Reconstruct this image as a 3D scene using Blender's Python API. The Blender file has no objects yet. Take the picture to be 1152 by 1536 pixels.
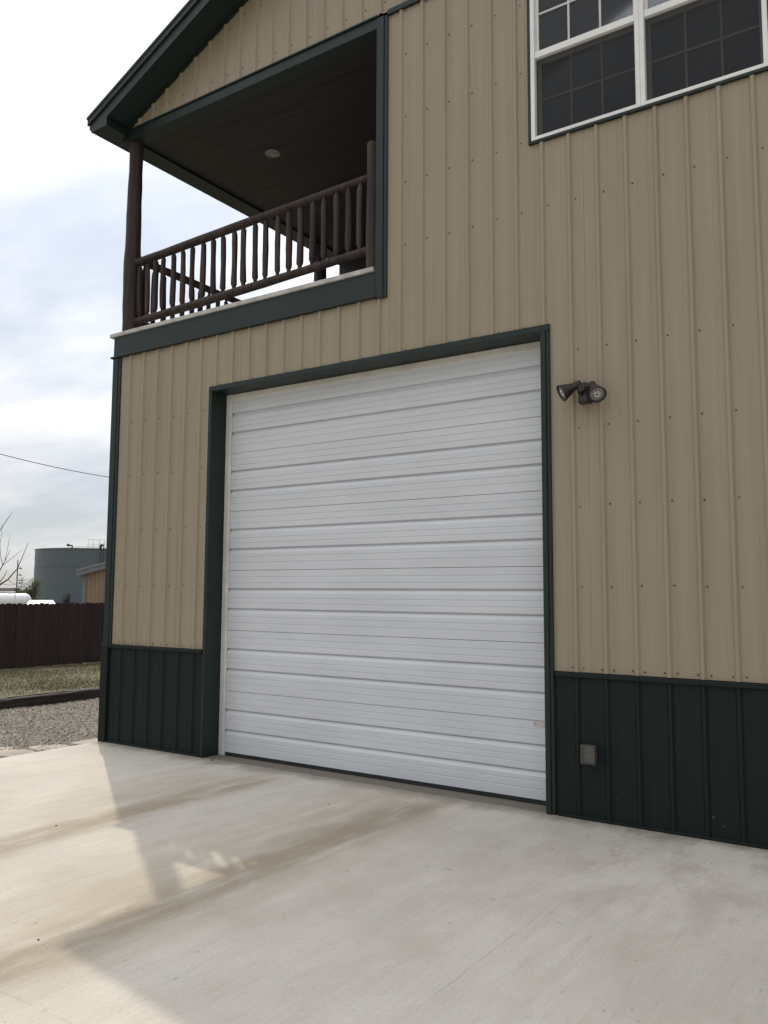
import bpy, math, random
from mathutils import Vector, Matrix
from math import sin, cos, pi, radians, sqrt

scene = bpy.context.scene
COL = scene.collection

# ------------------------------------------------------------------ camera
CAM = Vector((6.4987, -6.1188, 1.6609))
YAW, PITCH, ROLL, FPX = -0.59612, 0.09529, 0.005417, 1257.8      # fitted from the wall's ribs and trims
def cam_axes():
    cy, sy, cp, sp = cos(YAW), sin(YAW), cos(PITCH), sin(PITCH)
    fwd = Vector((sy*cp, cy*cp, sp)); right = Vector((cy, -sy, 0)); up = right.cross(fwd)
    cr, sr = cos(ROLL), sin(ROLL)
    return cr*right+sr*up, -sr*right+cr*up, fwd
RX, RU, RF = cam_axes()
def far(u, v, d):
    """direction of photo pixel (u,v), taken at horizontal distance d metres"""
    r = RF + RX*((u-576)/FPX) - RU*((v-768)/FPX)
    return CAM + r*(d/sqrt(r.x*r.x+r.y*r.y))
cd = bpy.data.cameras.new('camera'); cam = bpy.data.objects.new('camera', cd); COL.objects.link(cam)
cam.matrix_world = Matrix(((RX.x, RU.x, -RF.x, CAM.x), (RX.y, RU.y, -RF.y, CAM.y), (RX.z, RU.z, -RF.z, CAM.z), (0, 0, 0, 1)))
cd.sensor_fit = 'HORIZONTAL'; cd.sensor_width = 36; cd.lens = 36*FPX/1152
cd.clip_start = .05; cd.clip_end = 6000
scene.camera = cam
scene.render.resolution_x, scene.render.resolution_y = 768, 1024

# ------------------------------------------------------------------ light
SUN_TO = Vector((-1, .70, 1.56)).normalized()
SUN_EL = math.asin(SUN_TO.z); SUN_AZ = math.atan2(SUN_TO.x, SUN_TO.y)
sd = bpy.data.lights.new('sun', 'SUN'); sd.energy = 1.75; sd.angle = radians(.53); sd.color = (1, .90, .74)
so = bpy.data.objects.new('sun', sd); COL.objects.link(so)
so.rotation_euler = (-SUN_TO).to_track_quat('-Z', 'Y').to_euler(); so.location = (-20, 15, 30)

W = bpy.data.worlds.new('World'); scene.world = W; W.use_nodes = True
nt = W.node_tree; nt.nodes.clear()
def N(tree, typ, **kw):
    n = tree.nodes.new(typ)
    for k, v in kw.items():
        if hasattr(n, k): setattr(n, k, v)
        else: n.inputs[k].default_value = v
    return n
def L(tree, a, b): tree.links.new(a, b)
def MATH(tree, op, a, b=None, c=None, clamp=False):
    n = tree.nodes.new('ShaderNodeMath'); n.operation = op; n.use_clamp = clamp
    for i, x in enumerate((a, b, c)):
        if x is None: continue
        if isinstance(x, (int, float)): n.inputs[i].default_value = x
        else: tree.links.new(x, n.inputs[i])
    return n.outputs[0]
def MIX(tree, f, a, b, mode='MIX'):
    n = tree.nodes.new('ShaderNodeMix'); n.data_type = 'RGBA'; n.blend_type = mode; n.clamp_factor = True
    for s, x in ((n.inputs[0], f), (n.inputs[6], a), (n.inputs[7], b)):
        if isinstance(x, (int, float)): s.default_value = x
        elif isinstance(x, tuple): s.default_value = (*x[:3], 1)
        else: tree.links.new(x, s)
    return n.outputs[2]
def RAMP(tree, x, a, b, lo=0., hi=1.):
    n = tree.nodes.new('ShaderNodeMapRange'); n.interpolation_type = 'SMOOTHSTEP'
    tree.links.new(x, n.inputs[0]); n.inputs[1].default_value = a; n.inputs[2].default_value = b
    n.inputs[3].default_value = lo; n.inputs[4].default_value = hi
    return n.outputs[0]
# thin bright cloud over a clear sky: brighter to the zenith and round the sun, as hazy cloud is
sky = N(nt, 'ShaderNodeTexSky', sky_type='NISHITA', sun_disc=False, sun_elevation=SUN_EL, sun_rotation=SUN_AZ % (2*pi), air_density=1.0, dust_density=.5)
tc = N(nt, 'ShaderNodeTexCoord')
sep = N(nt, 'ShaderNodeSeparateXYZ'); L(nt, tc.outputs['Generated'], sep.inputs[0])
zc = MATH(nt, 'MAXIMUM', sep.outputs[2], 0.0)
den = MATH(nt, 'ADD', zc, .16)
cx = MATH(nt, 'DIVIDE', sep.outputs[0], den); cyy = MATH(nt, 'DIVIDE', sep.outputs[1], den)
comb = N(nt, 'ShaderNodeCombineXYZ'); L(nt, cx, comb.inputs[0]); L(nt, cyy, comb.inputs[1])
mp = N(nt, 'ShaderNodeMapping'); mp.inputs['Scale'].default_value = (.75, 1.5, 1); mp.inputs['Rotation'].default_value = (0, 0, .95); mp.inputs['Location'].default_value = (3.1, 1.7, 0)
L(nt, comb.outputs[0], mp.inputs[0])
n1 = N(nt, 'ShaderNodeTexNoise', Scale=.9, Detail=6., Roughness=.52); L(nt, mp.outputs[0], n1.inputs['Vector'])
dens = RAMP(nt, n1.outputs[0], .30, .62)                    # how much cloud
sdot = N(nt, 'ShaderNodeVectorMath', operation='DOT_PRODUCT'); L(nt, tc.outputs['Generated'], sdot.inputs[0]); sdot.inputs[1].default_value = SUN_TO
cosv = MATH(nt, 'MAXIMUM', sdot.outputs['Value'], 0.)
glow = MATH(nt, 'MULTIPLY', MATH(nt, 'POWER', cosv, 6.5), 1.12)
lum = MATH(nt, 'ADD', MATH(nt, 'MULTIPLY_ADD', zc, 1.22, .84), glow)
lum = MATH(nt, 'MULTIPLY', lum, MATH(nt, 'MULTIPLY_ADD', sdot.outputs['Value'], .22, .83))
lum = MATH(nt, 'MULTIPLY', lum, MATH(nt, 'MULTIPLY_ADD', dens, .34, .68))
CLOUD_UNIT = 8.6
lum = MATH(nt, 'MULTIPLY', lum, CLOUD_UNIT)
ccol = MIX(nt, dens, (.90, .94, 1.02), (.98, .985, 1.0))
cloud = MIX(nt, 1.0, ccol, (1, 1, 1), 'MULTIPLY')
vm = N(nt, 'ShaderNodeVectorMath', operation='SCALE'); L(nt, cloud, vm.inputs[0]); L(nt, lum, vm.inputs['Scale'])
cover = MATH(nt, 'MULTIPLY_ADD', dens, .30, .66)
mixc = MIX(nt, cover, sky.outputs[0], vm.outputs[0])
bg = N(nt, 'ShaderNodeBackground', Strength=.1); L(nt, mixc, bg.inputs[0])
wo = N(nt, 'ShaderNodeOutputWorld'); L(nt, bg.outputs[0], wo.inputs[0])

vs = scene.view_settings
vs.view_transform = 'Standard'; vs.look = 'None'; vs.exposure = 0.0; vs.gamma = 1; vs.use_curve_mapping = False

# ------------------------------------------------------------------ helpers
class MB:
    def __init__(s): s.v = []; s.f = []; s.sm = set()
    def add(s, vs_, fs, smooth=False):
        o = len(s.v); s.v += [tuple(v) for v in vs_]
        for f in fs:
            if smooth: s.sm.add(len(s.f))
            s.f.append(tuple(i+o for i in f))
    def box(s, x0, x1, y0, y1, z0, z1):
        s.add([(x0,y0,z0),(x1,y0,z0),(x1,y1,z0),(x0,y1,z0),(x0,y0,z1),(x1,y0,z1),(x1,y1,z1),(x0,y1,z1)],
              [(0,3,2,1),(4,5,6,7),(0,1,5,4),(1,2,6,5),(2,3,7,6),(3,0,4,7)])
    def bbox(s, x0, x1, y0, y1, z0, z1, b=.003):
        """box with chamfered long edges on the -y face"""
        s.add([(x0,y1,z0),(x1,y1,z0),(x1,y1,z1),(x0,y1,z1),(x0,y0+b,z0),(x1,y0+b,z0),(x1,y0+b,z1),(x0,y0+b,z1),(x0+b,y0,z0+b),(x1-b,y0,z0+b),(x1-b,y0,z1-b),(x0+b,y0,z1-b)],
              [(3,2,1,0),(0,1,5,4),(1,2,6,5),(2,3,7,6),(3,0,4,7),(4,5,9,8),(5,6,10,9),(6,7,11,10),(7,4,8,11),(8,9,10,11)])
    def prism(s, poly, y0, y1):
        n = len(poly)
        s.add([(x,y0,z) for x,z in poly]+[(x,y1,z) for x,z in poly],
              [tuple(range(n)), tuple(range(2*n-1,n-1,-1))]+[(i,i+n,(i+1)%n+n,(i+1)%n) for i in range(n)])
    def tube(s, pts, rad, n=8, cap=True, smooth=True, jit=None):
        pts = [Vector(p) for p in pts]; rings = []
        a = None
        for i, p in enumerate(pts):
            t = (pts[min(i+1,len(pts)-1)]-pts[max(i-1,0)]).normalized()
            if a is None: a = t.orthogonal().normalized()
            else: a = (a-t*a.dot(t)).normalized()
            b = t.cross(a); r = rad[i] if isinstance(rad, (list,tuple)) else rad
            rings.append([p+(a*cos(2*pi*k/n)+b*sin(2*pi*k/n))*r*(1+(jit(i,k) if jit else 0)) for k in range(n)])
        vs_ = [v for r in rings for v in r]
        fs = [(i*n+k, i*n+(k+1)%n, (i+1)*n+(k+1)%n, (i+1)*n+k) for i in range(len(pts)-1) for k in range(n)]
        s.add(vs_, fs, smooth)
        if cap:
            s.add(rings[0], [tuple(range(n-1,-1,-1))]); s.add(rings[-1], [tuple(range(n))])
    def lathe(s, prof, M=None, n=16, smooth=True):
        """profile (r,h) round local z"""
        M = M or Matrix()
        vs_ = [M @ Vector((r*cos(2*pi*k/n), r*sin(2*pi*k/n), h)) for r,h in prof for k in range(n)]
        fs = [(i*n+k, i*n+(k+1)%n, (i+1)*n+(k+1)%n, (i+1)*n+k) for i in range(len(prof)-1) for k in range(n)]
        s.add(vs_, fs, smooth)
        s.add([vs_[k] for k in range(n)], [tuple(range(n-1,-1,-1))])
        s.add(vs_[-n:], [tuple(range(n))])
    def mesh(s, name):
        me = bpy.data.meshes.new(name); me.from_pydata(s.v, [], s.f)
        if s.sm:
            fl = [i in s.sm for i in range(len(s.f))]
            me.polygons.foreach_set('use_smooth', fl)
        me.update(); return me
    def build(s, name, mat, parent=None, loc=None):
        me = s.mesh(name); me.materials.append(mat)
        return link(name, me, parent, loc)
def link(name, me, parent=None, loc=None, rot=None):
    o = bpy.data.objects.new(name, me); COL.objects.link(o)
    if loc is not None: o.location = loc
    if rot is not None: o.rotation_euler = rot
    if parent is not None: o.parent = parent
    return o
def tag(o, label=None, cat=None, group=None, kind=None):
    for k, v in (('label',label),('category',cat),('group',group),('kind',kind)):
        if v: o[k] = v
    return o
def thing(name, label, cat, loc=(0,0,0), group=None, rz=0):
    o = link(name, None, None, loc); o.rotation_euler = (0,0,rz); o.empty_display_size = .1
    return tag(o, label, cat, group)
def part(name, parent, loc=(0,0,0)):
    return link(name, None, parent, loc)
def bx(name, mat, parent, *b, bev=None, label=None):
    m = MB(); (m.bbox(*b, b=bev) if bev else m.box(*b)); o = m.build(name, mat, parent)
    if label: o['label'] = label
    return o

# ------------------------------------------------------------------ materials
def new_mat(name):
    m = bpy.data.materials.new(name); m.use_nodes = True; t = m.node_tree
    return m, t, t.nodes['Principled BSDF']
def coords(t, scale=(1,1,1)):
    g = N(t, 'ShaderNodeNewGeometry'); mpn = N(t, 'ShaderNodeMapping'); mpn.inputs['Scale'].default_value = scale
    L(t, g.outputs['Position'], mpn.inputs[0]); return mpn.outputs[0]
def noise(t, vec, scale, detail=4., rough=.55):
    n = N(t, 'ShaderNodeTexNoise', Scale=scale, Detail=detail, Roughness=rough); L(t, vec, n.inputs['Vector']); return n.outputs[0]
def bump(t, b, h, dist, strength=1.):
    n = N(t, 'ShaderNodeBump', Strength=strength, Distance=dist); L(t, h, n.inputs['Height']); L(t, n.outputs[0], b.inputs['Normal'])
def basic(name, col, rough=.6, var=.12, scale=(1,1,1), ns=6., bumpd=0., metallic=0., spec=.5, col2=None, objvar=0.):
    m, t, b = new_mat(name); v = coords(t, scale)
    f = RAMP(t, noise(t, v, ns), .3, .7)
    c2 = col2 or tuple(c*(1-var*2) for c in col)
    c = MIX(t, f, c2, tuple(min(1, x*(1+var*.5)) for x in col))
    if objvar:
        oi = N(t, 'ShaderNodeObjectInfo'); k = MATH(t, 'MULTIPLY_ADD', oi.outputs['Random'], 2*objvar, 1-objvar)
        s = N(t, 'ShaderNodeVectorMath', operation='SCALE'); L(t, c, s.inputs[0]); L(t, k, s.inputs['Scale']); c = s.outputs[0]
    L(t, c, b.inputs['Base Color'])
    b.inputs['Roughness'].default_value = rough; b.inputs['Metallic'].default_value = metallic; b.inputs['Specular IOR Level'].default_value = spec
    if bumpd: bump(t, b, noise(t, v, ns*3), bumpd)
    return m
def metal_paint(name, col, rough, dirt, dirtcol, wav=.0035):
    """painted steel sheet: faint run-down streaks, oil-canning, dust towards nothing in particular"""
    m, t, b = new_mat(name)
    st = noise(t, coords(t, (9, 9, .35)), 1.0, 5.)
    bl = noise(t, coords(t, (1, 1, 1)), .8, 3.)
    fine = noise(t, coords(t, (60, 60, 1.2)), 1.0, 3.)
    f = MATH(t, 'MULTIPLY', RAMP(t, st, .42, .75), dirt)
    c = MIX(t, f, col, dirtcol)
    oi = N(t, 'ShaderNodeObjectInfo')
    k = MATH(t, 'ADD', MATH(t, 'MULTIPLY_ADD', bl, .16, .92), MATH(t, 'MULTIPLY_ADD', fine, .10, -.05))
    k = MATH(t, 'ADD', k, MATH(t, 'MULTIPLY_ADD', oi.outputs['Random'], .03, -.015))
    s = N(t, 'ShaderNodeVectorMath', operation='SCALE'); L(t, c, s.inputs[0]); L(t, k, s.inputs['Scale'])
    L(t, s.outputs[0], b.inputs['Base Color'])
    L(t, MATH(t, 'MULTIPLY_ADD', bl, .25, rough-.12), b.inputs['Roughness'])
    h = noise(t, coords(t, (3.2, 3.2, .9)), 1.0, 2.)
    bump(t, b, h, wav)
    return m
M_TAN = metal_paint('tan_siding', (.312, .260, .182), .5, .55, (.25, .206, .144))
M_GRN = metal_paint('green_wainscot', (.0034, .0098, .0075), .62, .3, (.007, .0125, .0105), .0008); M_GRN.node_tree.nodes['Principled BSDF'].inputs['Specular IOR Level'].default_value = .32
def specks(m):
    t = m.node_tree; b = t.nodes['Principled BSDF']; src = b.inputs['Base Color'].links[0].from_socket
    g = N(t, 'ShaderNodeNewGeometry'); sp_ = N(t, 'ShaderNodeSeparateXYZ'); L(t, g.outputs['Position'], sp_.inputs[0])
    v = N(t, 'ShaderNodeTexVoronoi', Scale=11.); L(t, coords(t), v.inputs['Vector'])
    f = MATH(t, 'MULTIPLY', RAMP(t, v.outputs['Distance'], .05, .085, 1., 0.), RAMP(t, noise(t, coords(t), 2.6, 4.), .50, .62))
    f = MATH(t, 'MULTIPLY', f, RAMP(t, sp_.outputs[2], .55, .10))
    L(t, MIX(t, MATH(t, 'MULTIPLY', f, .6), src, (.20, .19, .165)), b.inputs['Base Color'])
specks(M_GRN)
M_TRIM = metal_paint('green_trim', (.0085, .0185, .0165), .5, .3, (.015, .025, .022), .0006); M_TRIM.node_tree.nodes['Principled BSDF'].inputs['Specular IOR Level'].default_value = .4
M_DOOR = basic('door_white', (.63, .65, .68), .45, .035, scale=(.6,1,1.6), ns=1.5, bumpd=.0015)
M_VINYL = basic('white_vinyl', (.80, .80, .78), .4, .04, ns=3)
M_MUNT = basic('grille_vinyl', (.56, .56, .56), .5, .05, ns=3)
M_STRIP = basic('cream_weatherstrip', (.66, .64, .60), .6, .08, ns=3)
M_SEAL = basic('black_rubber', (.018, .018, .02), .7, .1)
M_DECK = basic('pale_deck_edge', (.52, .50, .47), .7, .12, scale=(4,4,1), ns=2)
M_LOG = basic('stained_log', (.046, .026, .0195), .7, .32, scale=(14,14,1.0), ns=1.2, bumpd=.004, objvar=.22)
M_LOGH = basic('stained_log_rail', (.060, .032, .022), .6, .22, scale=(1.0,14,14), ns=1.2, bumpd=.004, objvar=.15)
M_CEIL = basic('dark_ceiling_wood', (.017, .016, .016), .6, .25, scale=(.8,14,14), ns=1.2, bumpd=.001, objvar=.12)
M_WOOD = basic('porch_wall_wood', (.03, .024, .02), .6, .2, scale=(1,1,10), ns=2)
M_SCREW = basic('grey_screw', (.065, .055, .042), .5, .1)
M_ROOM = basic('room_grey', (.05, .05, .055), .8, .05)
M_FIX = basic('bronze_fixture', (.022, .019, .018), .42, .15, ns=20)
M_BOLT = basic('galvanised', (.35, .36, .37), .45, .15, metallic=.6, ns=10)
M_ROOF = metal_paint('roof_metal', (.055, .075, .078), .4, .2, (.07, .085, .085))
M_TIMBER = basic('creosote_timber', (.036, .030, .026), .85, .3, scale=(6,.7,9), ns=2, bumpd=.01, col2=(.012,.010,.009))
M_FENCE = basic('stained_picket', (.026, .0125, .0115), .85, .2, scale=(12,12,1), ns=1.5, bumpd=.002, objvar=.22)
M_TANK = metal_paint('tank_steel', (.098, .122, .140), .5, .5, (.068, .088, .10), .004)
M_FARTAN = basic('shed_tan', (.27, .195, .135), .6, .08, scale=(3,3,.3), ns=1)
M_FARTRIM = basic('shed_trim', (.17, .178, .185), .5, .06)
M_WHITE = basic('white_paint', (.80, .81, .83), .45, .04)
M_POLE = basic('grey_pole_wood', (.20, .175, .15), .85, .2, scale=(8,8,.6), ns=2)
M_DARK = basic('dark_insulator', (.03, .025, .03), .4, .1)
M_BARK = basic('bark', (.10, .08, .068), .9, .25, ns=10)
M_GREYR = basic('grey_roof', (.26, .25, .24), .7, .1)
M_RECEPT = basic('beige_receptacle', (.42, .37, .28), .5, .05)
M_LABEL = basic('faded_label', (.66, .57, .54), .6, .12, scale=(1,1,3), ns=30)
M_LENS = basic('lamp_lens', (.24, .235, .225), .25, .2, ns=60)
M_LED = basic('lamp_reflector', (.75, .72, .66), .3, .05)

def mat_glass():
    m = bpy.data.materials.new('window_glass'); m.use_nodes = True; t = m.node_tree; t.nodes.clear()
    fr = N(t, 'ShaderNodeFresnel', IOR=1.6); tr = N(t, 'ShaderNodeBsdfTransparent'); tr.inputs[0].default_value = (.93,.95,.95,1)
    gl = N(t, 'ShaderNodeBsdfGlossy', Roughness=.03); mx = N(t, 'ShaderNodeMixShader'); o = N(t, 'ShaderNodeOutputMaterial')
    L(t, fr.outputs[0], mx.inputs[0]); L(t, tr.outputs[0], mx.inputs[1]); L(t, gl.outputs[0], mx.inputs[2]); L(t, mx.outputs[0], o.inputs[0])
    return m
M_GLASS = mat_glass()
def mat_screen():
    m = bpy.data.materials.new('insect_screen'); m.use_nodes = True; t = m.node_tree; t.nodes.clear()
    tr = N(t, 'ShaderNodeBsdfTransparent'); d = N(t, 'ShaderNodeBsdfDiffuse'); d.inputs[0].default_value = (.04,.042,.045,1)
    mx = N(t, 'ShaderNodeMixShader'); mx.inputs[0].default_value = .74; o = N(t, 'ShaderNodeOutputMaterial')
    L(t, tr.outputs[0], mx.inputs[1]); L(t, d.outputs[0], mx.inputs[2]); L(t, mx.outputs[0], o.inputs[0]); return m
M_SCREEN = mat_screen()
def mat_clear():
    m = bpy.data.materials.new('clear_plastic'); m.use_nodes = True; t = m.node_tree; t.nodes.clear()
    tr = N(t, 'ShaderNodeBsdfTransparent'); tr.inputs[0].default_value = (.72,.72,.70,1)
    d = N(t, 'ShaderNodeBsdfPrincipled'); d.inputs['Base Color'].default_value = (.22,.215,.20,1); d.inputs['Roughness'].default_value = .25
    mx = N(t, 'ShaderNodeMixShader'); mx.inputs[0].default_value = .24; o = N(t, 'ShaderNodeOutputMaterial')
    L(t, tr.outputs[0], mx.inputs[1]); L(t, d.outputs[0], mx.inputs[2]); L(t, mx.outputs[0], o.inputs[0]); return m
M_CLEAR = mat_clear()

def mat_concrete():
    m, t, b = new_mat('broom_concrete')
    g = N(t, 'ShaderNodeNewGeometry'); s = N(t, 'ShaderNodeSeparateXYZ'); L(t, g.outputs['Position'], s.inputs[0])
    X, Y = s.outputs[0], s.outputs[1]
    iso = coords(t); strk = coords(t, (9, .9, 1)); fstrk = coords(t, (70, 3.0, 1))
    big = noise(t, iso, .55, 4.); mid = noise(t, strk, .8, 5.); fine = noise(t, fstrk, 1., 4.); grit = noise(t, iso, 55., 3., .7)
    col = MIX(t, RAMP(t, big, .3, .7), (.52, .479, .415), (.63, .586, .51))
    col = MIX(t, MATH(t, 'MULTIPLY', RAMP(t, mid, .42, .66), .30), col, (.47, .42, .365))
    mot = noise(t, coords(t, (1.6, 1.0, 1)), 1.7, 6., .68)
    col = MIX(t, MATH(t, 'MULTIPLY', RAMP(t, mot, .47, .64), .24), col, (.44, .375, .305))
    col = MIX(t, MATH(t, 'MULTIPLY', RAMP(t, mot, .46, .36), .22), col, (.68, .62, .54))
    # tyre-track stains running out of the door, wavering in width
    wob = noise(t, coords(t, (1.2, .8, 1)), 1.4, 4.)
    wob2 = noise(t, coords(t, (5, 1.3, 1)), 1.2, 5.)
    def band(x0, w, y0, y1, amt, col, tint):
        xx = MATH(t, 'ADD', X, MATH(t, 'MULTIPLY_ADD', wob, .36, -.18))
        d = MATH(t, 'ABSOLUTE', MATH(t, 'SUBTRACT', xx, x0))
        f = RAMP(t, d, w*.15, w, 1., 0.)
        f = MATH(t, 'MULTIPLY', f, RAMP(t, Y, y0, y0+1.4)); f = MATH(t, 'MULTIPLY', f, RAMP(t, Y, y1-.5, y1+.1, 1., 0.))
        f = MATH(t, 'MULTIPLY', f, RAMP(t, wob2, .18, .62)); f = MATH(t, 'MULTIPLY', f, amt)
        return MIX(t, f, col, tint)
    col = band(1.28, .30, -5.2, -.1, .74, col, (.27, .21, .145))
    col = band(2.93, .36, -6.2, .0, .78, col, (.235, .18, .125))
    col = band(2.72, .95, -4.6, .25, .55, col, (.385, .32, .23))
    col = band(.95, .8, -3.0, -.3, .42, col, (.42, .34, .235))
    # blotches by the wall on the right, dirt along the wall foot, then the darker door sill
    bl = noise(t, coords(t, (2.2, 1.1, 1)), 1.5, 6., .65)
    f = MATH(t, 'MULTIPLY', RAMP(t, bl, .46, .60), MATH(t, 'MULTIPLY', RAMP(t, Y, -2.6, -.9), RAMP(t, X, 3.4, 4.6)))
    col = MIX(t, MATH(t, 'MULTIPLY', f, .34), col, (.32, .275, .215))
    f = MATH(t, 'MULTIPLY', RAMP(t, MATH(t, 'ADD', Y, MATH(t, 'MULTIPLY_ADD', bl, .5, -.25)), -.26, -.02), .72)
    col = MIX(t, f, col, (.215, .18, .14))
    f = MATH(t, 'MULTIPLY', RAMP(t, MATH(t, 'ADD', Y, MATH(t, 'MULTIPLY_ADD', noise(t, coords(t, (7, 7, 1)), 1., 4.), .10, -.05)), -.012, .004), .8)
    col = MIX(t, f, col, (.15, .13, .105))  # door sill strip: dirt plus the recess's shade, painted into the colour
    # pits and small dark marks
    v = N(t, 'ShaderNodeTexVoronoi', Scale=2.3); L(t, coords(t, (1, 1.6, 1)), v.inputs['Vector'])
    mk = MATH(t, 'MULTIPLY', RAMP(t, v.outputs['Distance'], .03, .10, 1., 0.), RAMP(t, noise(t, coords(t, (16, 30, 1)), 1., 3.), .46, .56))
    col = MIX(t, MATH(t, 'MULTIPLY', mk, .45), col, (.22, .19, .15))
    pits = RAMP(t, noise(t, coords(t, (26, 9, 1)), 1., 4., .7), .635, .73)
    col = MIX(t, MATH(t, 'MULTIPLY', pits, .5), col, (.25, .23, .20))
    # tooled joints, partly filled
    brk = RAMP(t, noise(t, coords(t, (3, 3, 1)), 1., 3.), .40, .55)
    wv = MATH(t, 'MULTIPLY_ADD', noise(t, coords(t, (4, 4, 1)), 1., 2.), .03, -.015)
    j1 = MATH(t, 'MULTIPLY', RAMP(t, MATH(t, 'ABSOLUTE', MATH(t, 'ADD', MATH(t, 'SUBTRACT', X, 4.63), wv)), .002, .006, 1., 0.), RAMP(t, Y, -1.7, -1.9))
    j2 = RAMP(t, MATH(t, 'ABSOLUTE', MATH(t, 'ADD', MATH(t, 'SUBTRACT', Y, -3.975), wv)), .002, .006, 1., 0.)
    jt = MATH(t, 'MULTIPLY', MATH(t, 'MAXIMUM', j1, j2), brk)
    col = MIX(t, MATH(t, 'MULTIPLY', jt, .28), col, (.20, .17, .13))
    k = MATH(t, 'ADD', MATH(t, 'MULTIPLY_ADD', fine, .20, .90), MATH(t, 'MULTIPLY_ADD', grit, .34, -.17))
    sc = N(t, 'ShaderNodeVectorMath', operation='SCALE'); L(t, col, sc.inputs[0]); L(t, k, sc.inputs['Scale'])
    L(t, sc.outputs[0], b.inputs['Base Color'])
    b.inputs['Roughness'].default_value = .78; b.inputs['Specular IOR Level'].default_value = .35
    h = MATH(t, 'ADD', fine, MATH(t, 'ADD', MATH(t, 'MULTIPLY', grit, .5), MATH(t, 'MULTIPLY', pits, -.8)))
    bump(t, b, h, .0028)
    return m
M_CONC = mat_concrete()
def mat_ground(name, c1, c2, c3, sc):
    m, t, b = new_mat(name); v = coords(t)
    c = MIX(t, RAMP(t, noise(t, v, sc, 6.), .35, .65), c1, c2); c = MIX(t, RAMP(t, noise(t, v, sc*9, 4.), .45, .7), c, c3)
    L(t, c, b.inputs['Base Color']); b.inputs['Roughness'].default_value = .95; bump(t, b, noise(t, v, sc*12, 5.), .02); return m
M_GRAVELBED = mat_ground('gravel_bed', (.17, .15, .125), (.24, .21, .175), (.11, .095, .08), 3.)
M_SOIL = mat_ground('dry_turf', (.13, .105, .065), (.10, .10, .045), (.17, .135, .085), 1.2)
M_FIELD = mat_ground('field', (.20, .175, .115), (.15, .15, .075), (.23, .20, .14), .05)
def mat_island(name, cols, rough=.85, trans=False):
    m, t, b = new_mat(name); g = N(t, 'ShaderNodeNewGeometry'); r = N(t, 'ShaderNodeValToRGB'); L(t, g.outputs['Random Per Island'], r.inputs[0])
    e = r.color_ramp.elements; n = len(cols)
    e[0].position = 0; e[0].color = (*cols[0], 1); e[1].position = 1; e[1].color = (*cols[-1], 1)
    for i in range(1, n-1): x = e.new(i/(n-1)); x.color = (*cols[i], 1)
    L(t, r.outputs[0], b.inputs['Base Color']); b.inputs['Roughness'].default_value = rough
    return m
M_PEB = mat_island('pebbles', [(.13,.11,.09), (.22,.195,.16), (.30,.26,.21), (.19,.16,.13), (.40,.36,.30), (.26,.24,.21)])
M_GRASS = mat_island('grass_blades', [(.14,.11,.065), (.085,.09,.035), (.17,.14,.085), (.075,.085,.03), (.19,.155,.10)])
M_LEAF = mat_island('shrub_leaves', [(.085,.11,.04), (.12,.14,.055), (.15,.16,.07), (.10,.125,.045)], .7)
M_LEAFD = mat_island('dark_shrub_leaves', [(.025,.04,.02), (.04,.055,.025), (.03,.045,.02)], .7)
M_GRITM = mat_island('grit_bits', [(.02,.018,.016), (.05,.042,.032), (.03,.025,.02), (.12,.10,.08)])
M_FLAG = basic('flagstone', (.42, .36, .29), .85, .2, ns=4, bumpd=.01, objvar=.18, col2=(.30,.27,.235))

# ------------------------------------------------------------------ ground
m = MB(); m.add([(-3000,-3000,-.16),(3000,-3000,-.16),(3000,3000,-.16),(-3000,3000,-.16)], [(0,1,2,3)])
tag(m.build('ground', M_FIELD), kind='structure')
m = MB(); m.bbox(-1.425, 16, -16, 0.42, -.15, 0, b=.002)
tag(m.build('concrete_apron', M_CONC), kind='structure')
# gravel drive: gently uneven sheet
def sheet(name, mat, x0, x1, y0, y1, zf, nx, ny):
    m = MB(); vs_ = []
    for j in range(ny+1):
        for i in range(nx+1):
            x = x0+(x1-x0)*i/nx; y = y0+(y1-y0)*j/ny; vs_.append((x, y, zf(x, y)))
    m.add(vs_, [(j*(nx+1)+i, j*(nx+1)+i+1, (j+1)*(nx+1)+i+1, (j+1)*(nx+1)+i) for j in range(ny) for i in range(nx)], True)
    return tag(m.build(name, mat), kind='structure')
def zgravel(x, y): return -.045 - .008*(-1.4-x)/3.5 + .012*sin(x*2.1+y*1.3)*sin(y*1.7-x)
sheet('gravel_drive', M_GRAVELBED, -5.0, -1.415, -14, 22, zgravel, 18, 60)
def zturf(x, y): return .085 - .235*min(1, max(0, (-5.1-x)/6.5)) + .02*sin(x*1.3+y*.9)*sin(y*1.1)
sheet('lawn', M_SOIL, -16, -5.06, -14, 24, zturf, 30, 50)

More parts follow.
